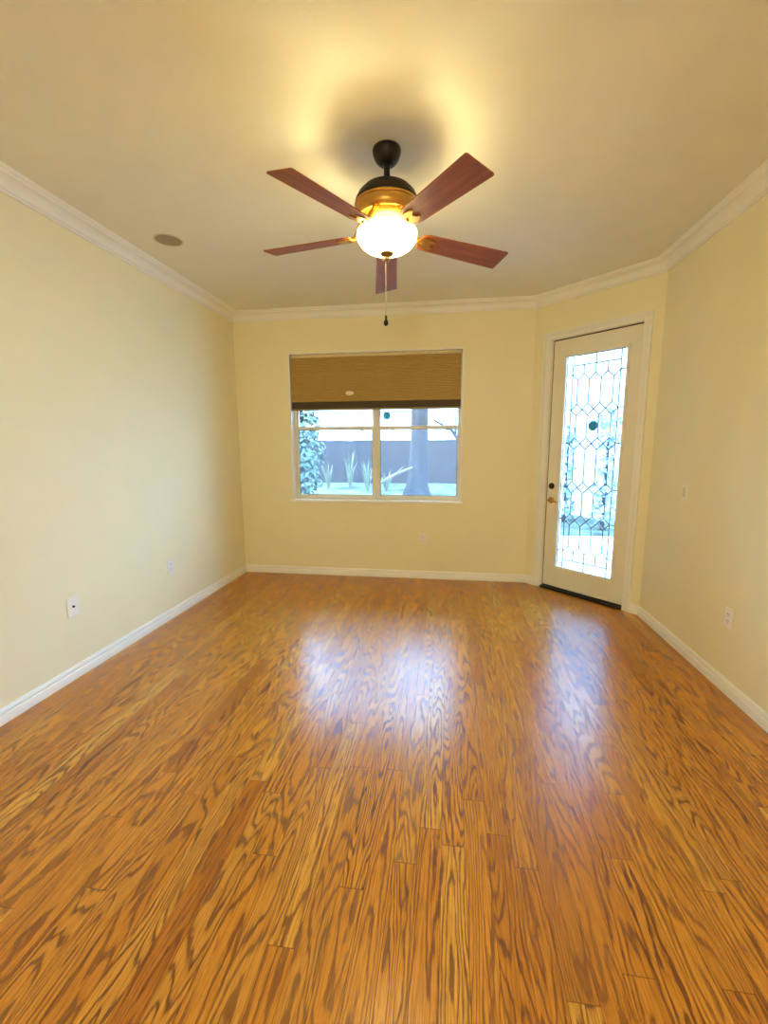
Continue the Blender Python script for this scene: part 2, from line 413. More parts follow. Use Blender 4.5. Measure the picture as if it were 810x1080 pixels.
# honeycomb shade, half lowered, inside the window opening
sh = thing('cellular_shade', 'olive brown honeycomb shade lowered over the window top', 'window shade', ((WL+WR)/2, D+.05, WT-.018))
SX0, SX1 = WL+.020-(WL+WR)/2, WR-.022-(WL+WR)/2
bm = bmesh.new(); box(bm, SX0, SX1, -.030, .028, -.030, 0); obj('headrail', bm, plain('headrail_cream', rgb(222, 206, 160), .45), sh, bevel=.003)
zt, zb = -.030, 1.897-(WT-.018)
bm = bmesh.new(); npl = 30; hh = (zt-zb)/npl; prof = []
for k in range(npl):
    z = zt-k*hh; prof += [(-.020, z), (-.0285, z-hh*.5)]
prof.append((-.020, zb))
back = [(.022-(p[0]+.020)*1.0, p[1]) for p in reversed(prof)]
loop = prof+back
for xe in (SX0+.004, SX1-.004): pass
ra = [bm.verts.new((SX0+.004, y, z)) for y, z in loop]; rb = [bm.verts.new((SX1-.004, y, z)) for y, z in loop]
for i in range(len(loop)):
    j = (i+1) % len(loop); bm.faces.new([ra[i], ra[j], rb[j], rb[i]])
bm.faces.new(ra); bm.faces.new(rb)
obj('pleated_fabric', bm, M_shade, sh)
bm = bmesh.new(); nst = 12
for k in range(nst):                                    # pleats stacked tight above the rail
    z = zb-.003-k*.0055; box(bm, SX0+.003, SX1-.003, -.029, .028, z-.0045, z)
box(bm, SX0+.01, SX1-.01, -.02, .02, zb-.071, zb)
o_ = obj('gathered_pleats', bm, M_shadeedge, sh)
bm = bmesh.new(); box(bm, SX0+.002, SX1-.002, -.031, .028, zb-.088, zb-.0705); obj('bottom_rail', bm, plain('shade_bottom_rail', rgb(150, 128, 76), .5), sh, bevel=.003)
bm = bmesh.new(); lathe(bm, [(0, .0), (.042, 0), (.045, .0008), (0, .0012)], 28, Matrix(((1, 0, 0), (0, 0, -1), (0, .5, 0))).to_3x3(), (-.262, -.0285, -.402))  # thin pale oval disc on the front of the fabric
p_ = obj('pale_spot', bm, plain('pale_fabric', rgb(250, 240, 222), .8), sh); p_['label'] = 'pale oval spot on the shade'

# ------------------------------------------------------------------ door in the angled wall
door = struct(bpy.data.objects.new('door_1', None)); COL.objects.link(door); door.location = P1+EU*((DL+DR_)/2)
door['label'] = 'tall cream door with leaded glass in the angled wall'; door['category'] = 'door'
door.rotation_euler = (0, 0, math.atan2(EU.y, EU.x))
UC = (DL+DR_)/2
LD = lambda v: Vector((v.x-UC, v.y, v.z))       # local x along the wall, y outdoors
bm = bmesh.new()                                  # casing: stepped, mitred look
def casing_piece(bm, horizontal, u0, u1, z0, z1):
    box(bm, u0, u1, -.012, 0, z0, z1, LD)
for (u0_, u1_, side) in ((CL0, CL1, -1), (CR0, CR1, 1)):
    box(bm, u0_, u1_, -.012, 0, 0, CT, LD)
    if side < 0: box(bm, u0_, u0_+.022, -.020, -.012, 0, CT, LD); box(bm, u0_+.028, u0_+.036, -.0155, -.012, 0, CT-.028, LD)
    else: box(bm, u1_-.022, u1_, -.020, -.012, 0, CT, LD); box(bm, u1_-.036, u1_-.028, -.0155, -.012, 0, CT-.028, LD)
box(bm, CL1, CR0, -.012, 0, DT+.006, CT, LD); box(bm, CL0+.022, CR1-.022, -.020, -.012, CT-.022, CT, LD); box(bm, CL0+.036, CR1-.036, -.0155, -.012, CT-.036, CT-.028, LD)
obj('casing', bm, M_trim, door, bevel=.0025)
bm = bmesh.new()
box(bm, DL-.02, DL, 0, .15, 0, DT+.02, LD); box(bm, DR_, DR_+.02, 0, .15, 0, DT+.02, LD); box(bm, DL, DR_, 0, .15, DT, DT+.02, LD)
box(bm, DL, DL+.012, .078, .12, .03, DT, LD); box(bm, DR_-.012, DR_, .078, .12, .03, DT, LD); box(bm, DL+.012, DR_-.012, .078, .12, DT-.012, DT, LD)
obj('door_jamb', bm, M_trim, door)
bm = bmesh.new()
box(bm, DL+.0005, DL+.0055, .03, .0775, .03, DT-.0005, LD); box(bm, DL+.0055, DR_-.001, .03, .0775, DT-.0075, DT-.0005, LD)
obj('weatherstrip', bm, M_rubber, door)
bm = bmesh.new(); box(bm, DL, DR_, -.018, .15, 0, .022, LD); box(bm, DL+.002, DR_-.002, .02, .08, .022, .030, LD); obj('threshold', bm, M_bronze, door, bevel=.004)
# slab with a lite opening
g0, g1, gz0, gz1 = .329, .871, .243, 2.236
sl0, sl1, sz0, sz1 = DL+.0065, DR_-.003, .032, DT-.009
bm = bmesh.new(); holed(bm, sl0, sl1, .030, .074, (g0-.012, g1+.012), (gz0-.012, gz1+.012), sz0, sz1, LD)
bmesh.ops.remove_doubles(bm, verts=bm.verts, dist=1e-5)
obj('slab', bm, M_doorpaint, door)
bm = bmesh.new()
for (q0, q1, dep) in ((.028, .010, .020), (.012, 0, .024)):
    for (u0_, u1_, z0, z1) in ((g0-q0, g0-q1, gz0-q0, gz1+q0), (g1+q1, g1+q0, gz0-q0, gz1+q0), (g0-q1, g1+q1, gz1+q1, gz1+q0), (g0-q1, g1+q1, gz0-q0, gz0-q1)):
        box(bm, u0_, u1_, dep, .031 if q1 else .074, z0, z1, LD)
obj('glazing_bead', bm, M_doorpaint, door, bevel=.003)
bm = bmesh.new(); box(bm, g0, g1, .050, .056, gz0, gz1, LD); obj('pane', bm, M_doorglass, door)
# leading
bm = bmesh.new()
LY = .048
def came(u_a, z_a, u_b, z_b, wd=.009):
    a = Vector((u_a, 0, z_a)); b = Vector((u_b, 0, z_b)); d = (b-a).normalized(); n = Vector((-d.z, 0, d.x))*wd/2
    p = [a+n, b+n, b-n, a-n]
    lo = [bm.verts.new(LD(Vector((q.x, LY-.004, q.z)))) for q in p]; hi = [bm.verts.new(LD(Vector((q.x, LY+.003, q.z)))) for q in p]
    bm.faces.new(lo); bm.faces.new(hi[::-1])
    for i in range(4): bm.faces.new([lo[i], lo[(i+1) % 4], hi[(i+1) % 4], hi[i]])
i0, i1 = .386, .819; cw = (i1-i0)/4; half = cw/2
zi0, zi1 = .323, 2.150
came(i0, gz0, i0, gz1); came(i1, gz0, i1, gz1); came(i0, zi0, i1, zi0); came(i0, zi1, i1, zi1)
vs = [i0+half+cw*k for k in range(4)]; ps = [i0+cw*k for k in range(5)]
rows = [1.752, 1.444, 1.036, .726]; dh = .052
zp, zv = 2.070, 2.018                               # top zigzag peaks and valleys
for k in range(4): came(ps[k], zp, vs[k], zv); came(vs[k], zv, ps[k+1], zp)
for k in (1, 2, 3): came(ps[k], zp, ps[k], zi1)
came(ps[2], zi1, ps[2], gz1)
zq, zr = .461, .412
for k in range(4): came(ps[k], zr, vs[k], zq); came(vs[k], zq, ps[k+1], zr)
for k in (1, 2, 3): came(ps[k], zr, ps[k], zi0)
came(ps[2], zi0, ps[2], gz0)
for z in rows:
    for v in vs:
        came(v-half, z, v, z+dh); came(v, z+dh, v+half, z); came(v+half, z, v, z-dh); came(v, z-dh, v-half, z)
edges = [zv]+[q for z in rows for q in (z+dh, z-dh)]+[zq]
for k in range(0, len(edges), 2):
    for v in vs: came(v, edges[k], v, edges[k+1])
for z in [zp]+rows+[zr]: came(g0, z, i0, z); came(i1, z, g1, z)
obj('leading', bm, M_lead, door)
bm = bmesh.new(); q = .005
for (p, r, t, v) in ((g0, g0+q, gz0, gz1), (g0+.1, g1, gz1-q, gz1)): box(bm, p, r, .046, .0495, t, v, LD)
obj('glazing_seal', bm, M_dark, door)
# hardware, axis pointing into the room (-y)
AX = Matrix(((1, 0, 0), (0, 0, -1), (0, 1, 0)))
du = .240
bm = bmesh.new(); lathe(bm, [(.030, 0), (.030, .006), (.026, .011), (.021, .012), (.019, .020), (.010, .022), (0, .022)], 28, AX, LD(Vector((du, .030, 1.034))))
db = obj('deadbolt', bm, M_bronze, door, smooth=.6)
bm = bmesh.new(); bx_ = LD(Vector((du, .0, 1.034))); box(bm, bx_.x-.003, bx_.x+.003, -.001, .009, 1.024, 1.044)
obj('thumb_turn', bm, M_bronze, db, bevel=.001)
bm = bmesh.new(); lathe(bm, [(.031, 0), (.031, .005), (.026, .010), (.014, .013), (.012, .036), (0, .036)], 28, AX, LD(Vector((du, .030, .895))))
kn = obj('door_handle', bm, M_brass, door, smooth=.6); kn['label'] = 'brass lever handle below the deadbolt'
bm = bmesh.new(); c = LD(Vector((du, -.004, .895)))
tube(bm, [c+Vector((-.012, 0, .004)), c, c+Vector((.035, -.006, -.002)), c+Vector((.07, -.006, -.008)), c+Vector((.095, -.002, -.010))], [.009, .010, .0075, .0065, .005], 12)
obj('lever', bm, M_brass, kn, smooth=True)

# teal stickers on the glass
def teal_mat():
    m = bpy.data.materials.new('teal_sticker'); m.use_nodes = True; nt = m.node_tree; nt.nodes.clear()
    out = N(nt, 'ShaderNodeOutputMaterial'); mx = N(nt, 'ShaderNodeMixShader'); t = N(nt, 'ShaderNodeBsdfTransparent'); d = N(nt, 'ShaderNodeBsdfDiffuse')
    t.inputs[0].default_value = (.13, .36, .40, 1); d.inputs[0].default_value = rgb(90, 170, 180); mx.inputs[0].default_value = .45
    nt.links.new(t.outputs[0], mx.inputs[1]); nt.links.new(d.outputs[0], mx.inputs[2]); nt.links.new(mx.outputs[0], out.inputs[0]); return m
M_teal = teal_mat()
def screen_mat():
    m = bpy.data.materials.new('insect_screen'); m.use_nodes = True; nt = m.node_tree; nt.nodes.clear()
    out = N(nt, 'ShaderNodeOutputMaterial'); mx = N(nt, 'ShaderNodeMixShader'); t = N(nt, 'ShaderNodeBsdfTransparent'); d = N(nt, 'ShaderNodeBsdfDiffuse'); tl = N(nt, 'ShaderNodeBsdfTranslucent'); m2 = N(nt, 'ShaderNodeMixShader')
    d.inputs[0].default_value = tl.inputs[0].default_value = rgb(150, 165, 180); mx.inputs[0].default_value = .035; m2.inputs[0].default_value = .75
    nt.links.new(d.outputs[0], m2.inputs[1]); nt.links.new(tl.outputs[0], m2.inputs[2])
    nt.links.new(t.outputs[0], mx.inputs[1]); nt.links.new(m2.outputs[0], mx.inputs[2]); nt.links.new(mx.outputs[0], out.inputs[0]); return m
M_screen = screen_mat()
for a, b in ((WL+.04, XM0+.028), (XM1-.028, WR-.028)):
    bm = bmesh.new(); box(bm, a, b, D+.134, D+.1345, WB+.03, 1.62, TW); obj('insect_screen', bm, M_screen, win)
def sticker(name, T, label, r):
    bm = bmesh.new()
    p = [(r*math.cos(PI/8+k*PI/4), r*math.sin(PI/8+k*PI/4)) for k in range(8)]
    lo = [bm.verts.new(T(Vector((x, 0, z)))) for x, z in p]; hi = [bm.verts.new(T(Vector((x, -.0008, z)))) for x, z in p]
    bm.faces.new(lo); bm.faces.new(hi)
    for i in range(8): bm.faces.new([lo[i], lo[(i+1) % 8], hi[(i+1) % 8], hi[i]])
    o = obj(name, bm, M_teal); return tag(o, label, 'sticker')
sticker('glass_sticker', lambda v: DW(Vector((.606+v.x, .0498+v.y, 1.602+v.z))), 'round teal sticker on the leaded door glass', .046)
sticker('glass_sticker', lambda v: Vector((-.660+v.x, D+.1268+v.y, 1.748+v.z)), 'small teal sticker on the window pane just under the shade', .042)

# ------------------------------------------------------------------ wall plates
def plate_bm(w, h):
    bm = bmesh.new(); box(bm, -w/2, w/2, -.006, 0, -h/2, h/2); return bm
def outlet(loc, rz, label):
    t = thing('wall_outlet', label, 'outlet', loc, rz, 'wall outlets')
    obj('cover_plate', plate_bm(.074, .118), M_plate, t, bevel=.0025)
    for s in (1, -1):
        bm = bmesh.new(); z = s*.0205
        n = 20; pr_ = []
        for k in range(n):
            a = 2*PI*k/n; pr_.append((max(-.0145, min(.0145, .0175*math.cos(a))), z+.0145*math.sin(a)))
        lo = [bm.verts.new((x, -.006, zz)) for x, zz in pr_]; hi = [bm.verts.new((x, -.0085, zz)) for x, zz in pr_]
        bm.faces.new(lo); bm.faces.new(hi)
        for i in range(n): bm.faces.new([lo[i], lo[(i+1) % n], hi[(i+1) % n], hi[i]])
        rc = obj('receptacle', bm, M_plate, t)
        bm = bmesh.new()
        for x in (-.0065, .0065): box(bm, x-.0013, x+.0013, -.0092, -.0084, z, z+.008)
        lathe(bm, [(0, .0084), (.0026, .0084), (.0026, .0092), (0, .0092)], 10, AX, (0, 0, z-.0065))
        obj('slots', bm, M_dark, rc)
    bm = bmesh.new(); lathe(bm, [(0, .0058), (.0032, .0058), (.0030, .0072), (0, .0074)], 12, AX, (0, 0, 0)); obj('screw', bm, M_plate, t)
    return t
RL = PI/2       # faces +x (left wall): local -y -> +x
o1 = outlet((-A, 3.292, .437), RL, 'white outlet on the left wall, farther from camera than the coax plate')
unlink_copy(o1, (-.257, D, .440), 0, 'white outlet low on the back wall below the window')
unlink_copy(o1, (XR, 2.690, .440), -PI/2, 'cream outlet low on the right wall')
t = thing('coax_wall_plate', 'white wall plate with one dark jack hole on left wall', 'wall plate', (-A, 2.312, .454), RL)
obj('cover_plate', plate_bm(.082, .124), M_plate, t, bevel=.0025)
bm = bmesh.new(); lathe(bm, [(.0075, .006), (.0075, .010), (.0055, .014), (0, .014)], 12, AX, (0, 0, .002)); obj('coax_jack', bm, M_dark, t, smooth=.5)
for s in (1, -1):
    bm = bmesh.new(); lathe(bm, [(0, .0058), (.0032, .0058), (.0030, .0072), (0, .0074)], 12, AX, (0, 0, s*.042)); obj('screw', bm, M_plate, t)
t = thing('light_switch', 'cream rocker switch on right wall beside the glass door', 'light switch', (XR, 3.306, 1.108), -PI/2)
obj('cover_plate', plate_bm(.074, .122), M_plate, t, bevel=.0025)
bm = bmesh.new(); v = [bm.verts.new(p) for p in ((-.0165, -.006, -.033), (.0165, -.006, -.033), (.0165, -.006, .033), (-.0165, -.006, .033), (-.0155, -.0105, -.032), (.0155, -.0105, -.032), (.0155, -.0072, .032), (-.0155, -.0072, .032))]
for f in ((0, 3, 2, 1), (4, 5, 6, 7), (0, 1, 5, 4), (1, 2, 6, 5), (2, 3, 7, 6), (3, 0, 4, 7)): bm.faces.new([v[i] for i in f])
obj('rocker', bm, plain('rocker_plastic', rgb(226, 220, 200), .3), t)

# ceiling speaker
t = thing('ceiling_speaker', 'round flush speaker grille in the ceiling near the left wall', 'speaker', (-1.912, 3.0, H))
bm = bmesh.new(); lathe(bm, [(.094, 0), (.0935, -.004), (.088, -.006), (.084, -.0045), (.083, 0)], 40); obj('rim', bm, plain('speaker_rim', rgb(214, 204, 170), .6), t, smooth=.6)
bm = bmesh.new(); lathe(bm, [(.083, 0), (.083, -.0035), (.05, -.0042), (0, -.0045)], 40); obj('grille', bm, M_grille, t, smooth=.6)

# ------------------------------------------------------------------ ceiling fan
FX, FY = -.314, 2.30
fan = thing('ceiling_fan', 'dark bronze and brass ceiling fan with cherry blades and lit bowl', 'ceiling fan', (FX, FY, H))
Z = lambda z: 1.44+(z-1.44)*1.028-H      # fan heights
bm = bmesh.new(); lathe(bm, [(0, 0), (.064, 0), (.068, -.008), (.068, -.014), (.065, -.028), (.056, -.048), (.044, -.062), (.034, -.070), (.020, -.074), (0, -.074)], 40)
obj('canopy', bm, M_bronze, fan, smooth=.7)
bm = bmesh.new(); lathe(bm, [(.0145, -.07), (.0145, Z(2.668)), (.026, Z(2.660)), (.031, Z(2.645)), (.031, Z(2.63))], 24); obj('downrod', bm, M_bronze, fan, smooth=.7)
bm = bmesh.new(); lathe(bm, [(0, Z(2.644)), (.034, Z(2.644)), (.072, Z(2.636)), (.112, Z(2.616)), (.138, Z(2.591)), (.151, Z(2.566)), (.153, Z(2.560)), (.150, Z(2.552)), (0, Z(2.552))], 56)
obj('motor_housing', bm, M_bronze, fan, smooth=.7)
bm = bmesh.new(); lathe(bm, [(0, Z(2.553)), (.148, Z(2.553)), (.1555, Z(2.550)), (.1555, Z(2.543)), (.150, Z(2.540)), (.152, Z(2.520)), (.147, Z(2.500)), (.138, Z(2.492)), (.126, Z(2.498)), (.110, Z(2.512)), (.103, Z(2.508)), (.100, Z(2.498)), (.084, Z(2.478)), (.066, Z(2.466)), (.060, Z(2.462)), (0, Z(2.462))], 56, cap=False)
obj('motor_band', bm, M_brass, fan, smooth=.7)
bm = bmesh.new(); lathe(bm, [(0, Z(2.463)), (.058, Z(2.463)), (.057, Z(2.452)), (.070, Z(2.447)), (.070, Z(2.440)), (.058, Z(2.434)), (0, Z(2.434))], 48)
obj('switch_housing', bm, M_brass, fan, smooth=.7)
# blades: angle, tip radius
BL = [(98.5, .725), (31.0, .672), (174.5, .632), (242.6, .682), (308, .672)]
PITCHB = math.radians(13)
for deg, R in BL:
    a = math.radians(deg); ca, sa = math.cos(a), math.sin(a)
    def TB(p, zoff=0):
        # blade frame: x outwards, y counter-clockwise, pitched about x
        x, y, z = p
        y2 = y*math.cos(PITCHB)+z*math.sin(PITCHB); z2 = -y*math.sin(PITCHB)+z*math.cos(PITCHB)
        return Vector((x*ca-y2*sa, x*sa+y2*ca, z2+2.447-H+zoff-.04*(x-.2)))
    w0, w1 = .056, .071
    outl = [(.175, -.030), (.185, -.046), (.21, -w0)]
    outl += [(R-.008, -w1), (R-.002, -w1+.003), (R, -w1+.010)]
    outl += [(R, 0)]
    outl = outl + [(x, -y) for x, y in reversed(outl[:-1])]
    bm = bmesh.new()
    lo = [bm.verts.new((x, y, -.003)) for x, y in outl]; hi = [bm.verts.new((x, y, .003)) for x, y in outl]
    bm.faces.new(lo); bm.faces.new(hi)
    n = len(outl)
    for i in range(n): bm.faces.new([lo[i], lo[(i+1) % n], hi[(i+1) % n], hi[i]])
    b = obj('blade', bm, M_blade, fan, bevel=.0015)
    ex = TB((1, 0, 0))-TB((0, 0, 0)); ey = TB((0, 1, 0))-TB((0, 0, 0)); ez = ex.cross(ey)
    mat = Matrix((ex.normalized(), ey.normalized(), ez.normalized())).transposed().to_4x4(); mat.translation = TB((0, 0, 0))
    b.matrix_local = mat
    bm = bmesh.new()                                # blade iron: arm curving out of the motor to a forked plate
    ol = [(.165, -.012), (.180, -.026), (.215, -.036), (.250, -.030), (.262, -.018), (.240, -.010), (.232, 0)]
    ol = ol+[(x, -y) for x, y in reversed(ol[:-1])]
    lo = [bm.verts.new((x, y, -.0085)) for x, y in ol]; hi = [bm.verts.new((x, y, -.0032)) for x, y in ol]; n = len(ol)
    bm.faces.new(lo); bm.faces.new(hi)
    for i in range(n): bm.faces.new([lo[i], lo[(i+1) % n], hi[(i+1) % n], hi[i]])
    tube(bm, [(.092, 0, .078), (.118, 0, .070), (.140, 0, .036), (.158, 0, .004), (.190, 0, -.006)], [.012, .013, .012, .012, .010], 10)
    obj('blade_iron', bm, M_brass, b, smooth=.8)
# light kit
bm = bmesh.new(); lathe(bm, [(0, Z(2.430)), (.060, Z(2.430)), (.062, Z(2.424)), (.050, Z(2.418)), (.030, Z(2.414)), (0, Z(2.414))], 40)
obj('light_fitter', bm, M_brass, fan, smooth=.7)
def bowl_mat():
    m = bpy.data.materials.new('frosted_bowl'); m.use_nodes = True; nt = m.node_tree; nt.nodes.clear(); L = nt.links.new
    out = N(nt, 'ShaderNodeOutputMaterial'); em = N(nt, 'ShaderNodeEmission'); b = N(nt, 'ShaderNodeBsdfPrincipled'); ad = N(nt, 'ShaderNodeAddShader')
    tr = N(nt, 'ShaderNodeBsdfTranslucent'); ad2 = N(nt, 'ShaderNodeMixShader'); ad2.inputs[0].default_value = .5
    b.inputs['Base Color'].default_value = rgb(250, 238, 205); b.inputs['Roughness'].default_value = .35; tr.inputs[0].default_value = rgb(255, 236, 190)
    em.inputs[0].default_value = (1, .95, .52, 1); em.inputs[1].default_value = 6.0
    tc = N(nt, 'ShaderNodeTexCoord'); sx = N(nt, 'ShaderNodeSeparateXYZ'); L(tc.outputs['Object'], sx.inputs[0])
    mr = N(nt, 'ShaderNodeMapRange'); L(sx.outputs[2], mr.inputs[0])
    mr.inputs[1].default_value = Z(2.430); mr.inputs[2].default_value = Z(2.412); mr.inputs[3].default_value = .8; mr.inputs[4].default_value = 6.5
    L(mr.outputs[0], em.inputs[1])
    L(b.outputs[0], ad2.inputs[1]); L(tr.outputs[0], ad2.inputs[2]); L(ad2.outputs[0], ad.inputs[0]); L(em.outputs[0], ad.inputs[1]); L(ad.outputs[0], out.inputs[0])
    return m
bm = bmesh.new(); R0 = .146
outer = [(R0, Z(2.432))]+[(R0*math.cos(t)**.8, Z(2.422)-.084*math.sin(t)) for t in [k/14*PI/2*.97 for k in range(15)]]
inner = [(r-.004, z+.004) for r, z in reversed(outer) if r > .01]
lathe(bm, outer+[(.012, Z(2.338))]+inner, 56, cap=False)
bw = obj('bowl_shade', bm, bowl_mat(), fan, smooth=.9); bw['label'] = 'glowing frosted glass bowl'
bm = bmesh.new(); lathe(bm, [(0, Z(2.348)), (.032, Z(2.344)), (.034, Z(2.338)), (.024, Z(2.330)), (.012, Z(2.326)), (.010, Z(2.318)), (.014, Z(2.312)), (.010, Z(2.304)), (0, Z(2.301))], 28)
obj('finial', bm, plain('finial_brass', rgb(140, 112, 60), .4, .8), fan, smooth=.7)
bm = bmesh.new(); zc_ = 2.302
while zc_ > 2.062:
    sphere(bm, (-.006, -.002, Z(zc_)), .0019, 6, 4); zc_ -= .0042
tube(bm, [(-.006, -.002, Z(2.303)), (-.006, -.002, Z(2.058))], .0007, 5)
pc = obj('pull_chain', bm, plain('chain_brass', rgb(190, 170, 120), .35, .7), fan, smooth=True)
bm = bmesh.new(); lathe(bm, [(0, 0), (.004, -.002), (.006, -.010), (.005, -.018), (.010, -.028), (.012, -.038), (.008, -.048), (0, -.052)], 18, None, (-.006, -.002, Z(2.062)))
obj('pull_fob', bm, M_bronze, pc, smooth=True)
# the two bulbs' light inside the bowl
for s in (-1, 1):
    light('bulb', 'POINT', (FX+s*.075, FY, 2.396), 5.5, (1, .92, .50), shadow_soft_size=.03)

# ------------------------------------------------------------------ outdoors
GZ = -.12
M_lawn = plain('lawn', rgb(72, 84, 76), .95, noise=.6, nscale=2.6, bump=.8, bscale=30, spec=.1)
M_patio = plain('patio_concrete', rgb(168, 168, 166), .85, noise=.06, nscale=4)
M_fence = plain('weathered_fence', rgb(54, 48, 48), .9, noise=.22, nscale=3, stretch=(6, 6, .6), spec=.1)
M_bark = plain('bark', rgb(46, 44, 46), .95, noise=.4, nscale=9, bump=1, bscale=25, stretch=(1, 1, .25), spec=.1)
M_branch = plain('pale_branch', rgb(96, 90, 82), .9, noise=.2, nscale=9)
M_leaf = plain('ivy_leaf', rgb(50, 70, 54), .55, noise=.35, nscale=5)
M_leaf3 = plain('blue_green_leaf', rgb(118, 142, 156), .6, noise=.25, nscale=5)
M_leaf2 = plain('spike_leaf', rgb(92, 98, 74), .55, noise=.25, nscale=6)
M_house = plain('white_siding', rgb(226, 226, 222), .8, noise=.03, nscale=2)
M_roof = plain('grey_roof', rgb(150, 152, 158), .9, noise=.12, nscale=6)
bm = bmesh.new()
n = 40; gx0, gx1, gy0, gy1 = -16, 9, -9, 17
def gz(x, y):
    b_ = max(0, (y-6.2)/6)                         # the lawn climbs gently to the fence
    return GZ-.03 + .55*min(1, b_)**1.2 + .02*math.sin(x*3+y)*math.cos(y*2.3)*min(1, b_)
grid = [[bm.verts.new((gx0+(gx1-gx0)*i/n, gy0+(gy1-gy0)*j/n, gz(gx0+(gx1-gx0)*i/n, gy0+(gy1-gy0)*j/n))) for i in range(n+1)] for j in range(n+1)]
for j in range(n):
    for i in range(n): bm.faces.new([grid[j][i], grid[j][i+1], grid[j+1][i+1], grid[j+1][i]])
struct(obj('ground', bm, M_lawn, smooth=True), 'pale dappled lawn outside', 'lawn')
bm = bmesh.new(); pa = [P1+NO*.16+EU*(-.35), P1+NO*.16+EU*2.4, P1+NO*4.15+EU*3.6, P1+NO*4.15+EU*(-3)]
prism(bm, [(p.x, p.y) for p in pa], GZ-.12, GZ+.06)
struct(obj('patio', bm, M_patio, bevel=.01), 'pale concrete patio outside the door', 'patio')
# fence
fe = thing('garden_fence', 'weathered grey board fence across the back of the garden', 'fence', (-2, 12.2, .40))
bm = bmesh.new(); x = -9.0
random.seed(3)
while x < 5.6:
    hgt = 1.165+random.uniform(-.012, .012); box(bm, x, x+.1415, -.012+random.uniform(-.004, .004), .010, -.02, hgt); x += .142
obj('boards', bm, M_fence, fe)
bm = bmesh.new()
for z in (.15, .95): box(bm, -9, 5.7, .012, .05, z, z+.09)
obj('rails', bm, M_fence, fe)
bm = bmesh.new(); box(bm, -9.02, 5.72, -.03, .06, 1.178, 1.205); obj('cap_rail', bm, M_house, fe)
for k in range(7):
    bm = bmesh.new(); box(bm, -8.9+k*2.4, -8.8+k*2.4, .05, .14, -.1, 1.15); obj('post', bm, M_fence, fe)
# neighbour house
nh = thing('neighbour_house', 'white sided house beyond the garden fence', 'house', (-3.2, 16.2, 0))
bm = bmesh.new(); box(bm, -6, 6, 0, 6, 0, 2.7); obj('wall', bm, M_house, nh)
bm = bmesh.new()
for (z0, ye) in ((3.0, 0),):
    v = [bm.verts.new(p) for p in ((-6.5, -.6, 2.6), (6.5, -.6, 2.6), (6.5, 6.6, 2.6), (-6.5, 6.6, 2.6), (-6.5, 3, 3.9), (6.5, 3, 3.9))]
    for f in ((0, 1, 5, 4), (2, 3, 4, 5), (0, 4, 3), (1, 2, 5), (0, 3, 2, 1)): bm.faces.new([v[i] for i in f])
obj('roof', bm, M_roof, nh)
for x in (-3.5, .3, 3.2):
    bm = bmesh.new(); box(bm, x-.6, x+.6, -.04, 0, 1.0, 2.0); wn_ = obj('window', bm, M_roof, nh)
# leafy things
def leaf_blob(bm, c, rad, n, size, squash=(1, 1, 1), shell=.55):
    for _ in range(n):
        d = Vector((random.gauss(0, 1), random.gauss(0, 1), random.gauss(0, 1))).normalized()
        rr = shell+(1-shell)*random.random()
        p = Vector(c)+Vector((d.x*rad*rr*squash[0], d.y*rad*rr*squash[1], d.z*rad*rr*squash[2]))
        nrm = (d+Vector((random.uniform(-.7, .7), random.uniform(-.7, .7), random.uniform(-.3, .9)))).normalized()
        a = nrm.orthogonal().normalized(); a.rotate(Matrix.Rotation(random.uniform(0, 6.28), 3, nrm)); b_ = nrm.cross(a)
        s = size*random.uniform(.6, 1.3)
        v = [bm.verts.new(p+q) for q in (-a*s, -a*s*.1+b_*s*.55+nrm*s*.1, a*s, -a*s*.1-b_*s*.55+nrm*s*.1)]
        bm.faces.new(v)
random.seed(11)
def ivy_tree(name, loc, blobs, label):
    t = thing(name, label, 'tree', loc)
    bm = bmesh.new()
    for c, r, n_ in blobs: leaf_blob(bm, c, r, n_, .065, (1, 1, 1.15))
    obj('foliage', bm, M_leaf, t)
    bm = bmesh.new(); tube(bm, [(0, 0, -.1), (.04, 0, .8), (-.03, .05, 1.7), (.05, 0, 2.6)], [.16, .13, .11, .07], 10); obj('trunk', bm, M_bark, t)
    return t
ivy_tree('ivy_covered_tree', (-3.30, 9.6, gz(-3.3, 9.6)), [((0, 0, .55), .50, 520), ((.08, 0, 1.15), .52, 560), ((.0, 0, 1.75), .55, 520), ((-.2, .1, 2.35), .6, 420), ((-.55, 0, .9), .5, 360), ((-.5, 0, 1.8), .5, 360)], 'leafy ivy covered tree at the left of the window view')
t = thing('garden_tree', 'thick tree trunk in the middle of the right window pane', 'tree', (-.74, 10.6, gz(-.74, 10.6)-.02))
bm = bmesh.new(); tube(bm, [(0, 0, -.1), (0, 0, .06), (.01, 0, .25), (.02, 0, .6), (.05, .02, 1.2), (.06, 0, 2.0), (.02, .02, 3.2)], [.40, .34, .27, .225, .205, .2, .2], 18)
obj('trunk', bm, M_bark, t, smooth=True)
bm = bmesh.new(); tube(bm, [(.1, 0, 2.3), (.6, .1, 2.9), (1.2, .0, 3.3), (1.9, .2, 3.5)], [.12, .1, .07, .04], 10); obj('branch', bm, M_bark, t, smooth=True)
bm = bmesh.new(); tube(bm, [(0, 0, 2.6), (-.5, .1, 3.2), (-1.2, -.1, 3.8)], [.12, .1, .06], 10); obj('branch', bm, M_bark, t, smooth=True)
bm = bmesh.new()
for c, r, n_ in (((.2, .3, 4.0), 1.2, 500), ((-1.1, .2, 4.2), .9, 320), ((1.6, .3, 4.0), 1.0, 380), ((-2.1, .2, 4.6), 1.0, 420), ((-1.9, .3, 3.9), .8, 300)): leaf_blob(bm, c, r, n_, .11)  # clumps on the left added to block sky mirrored in the floor
obj('crown', bm, M_leaf, t)
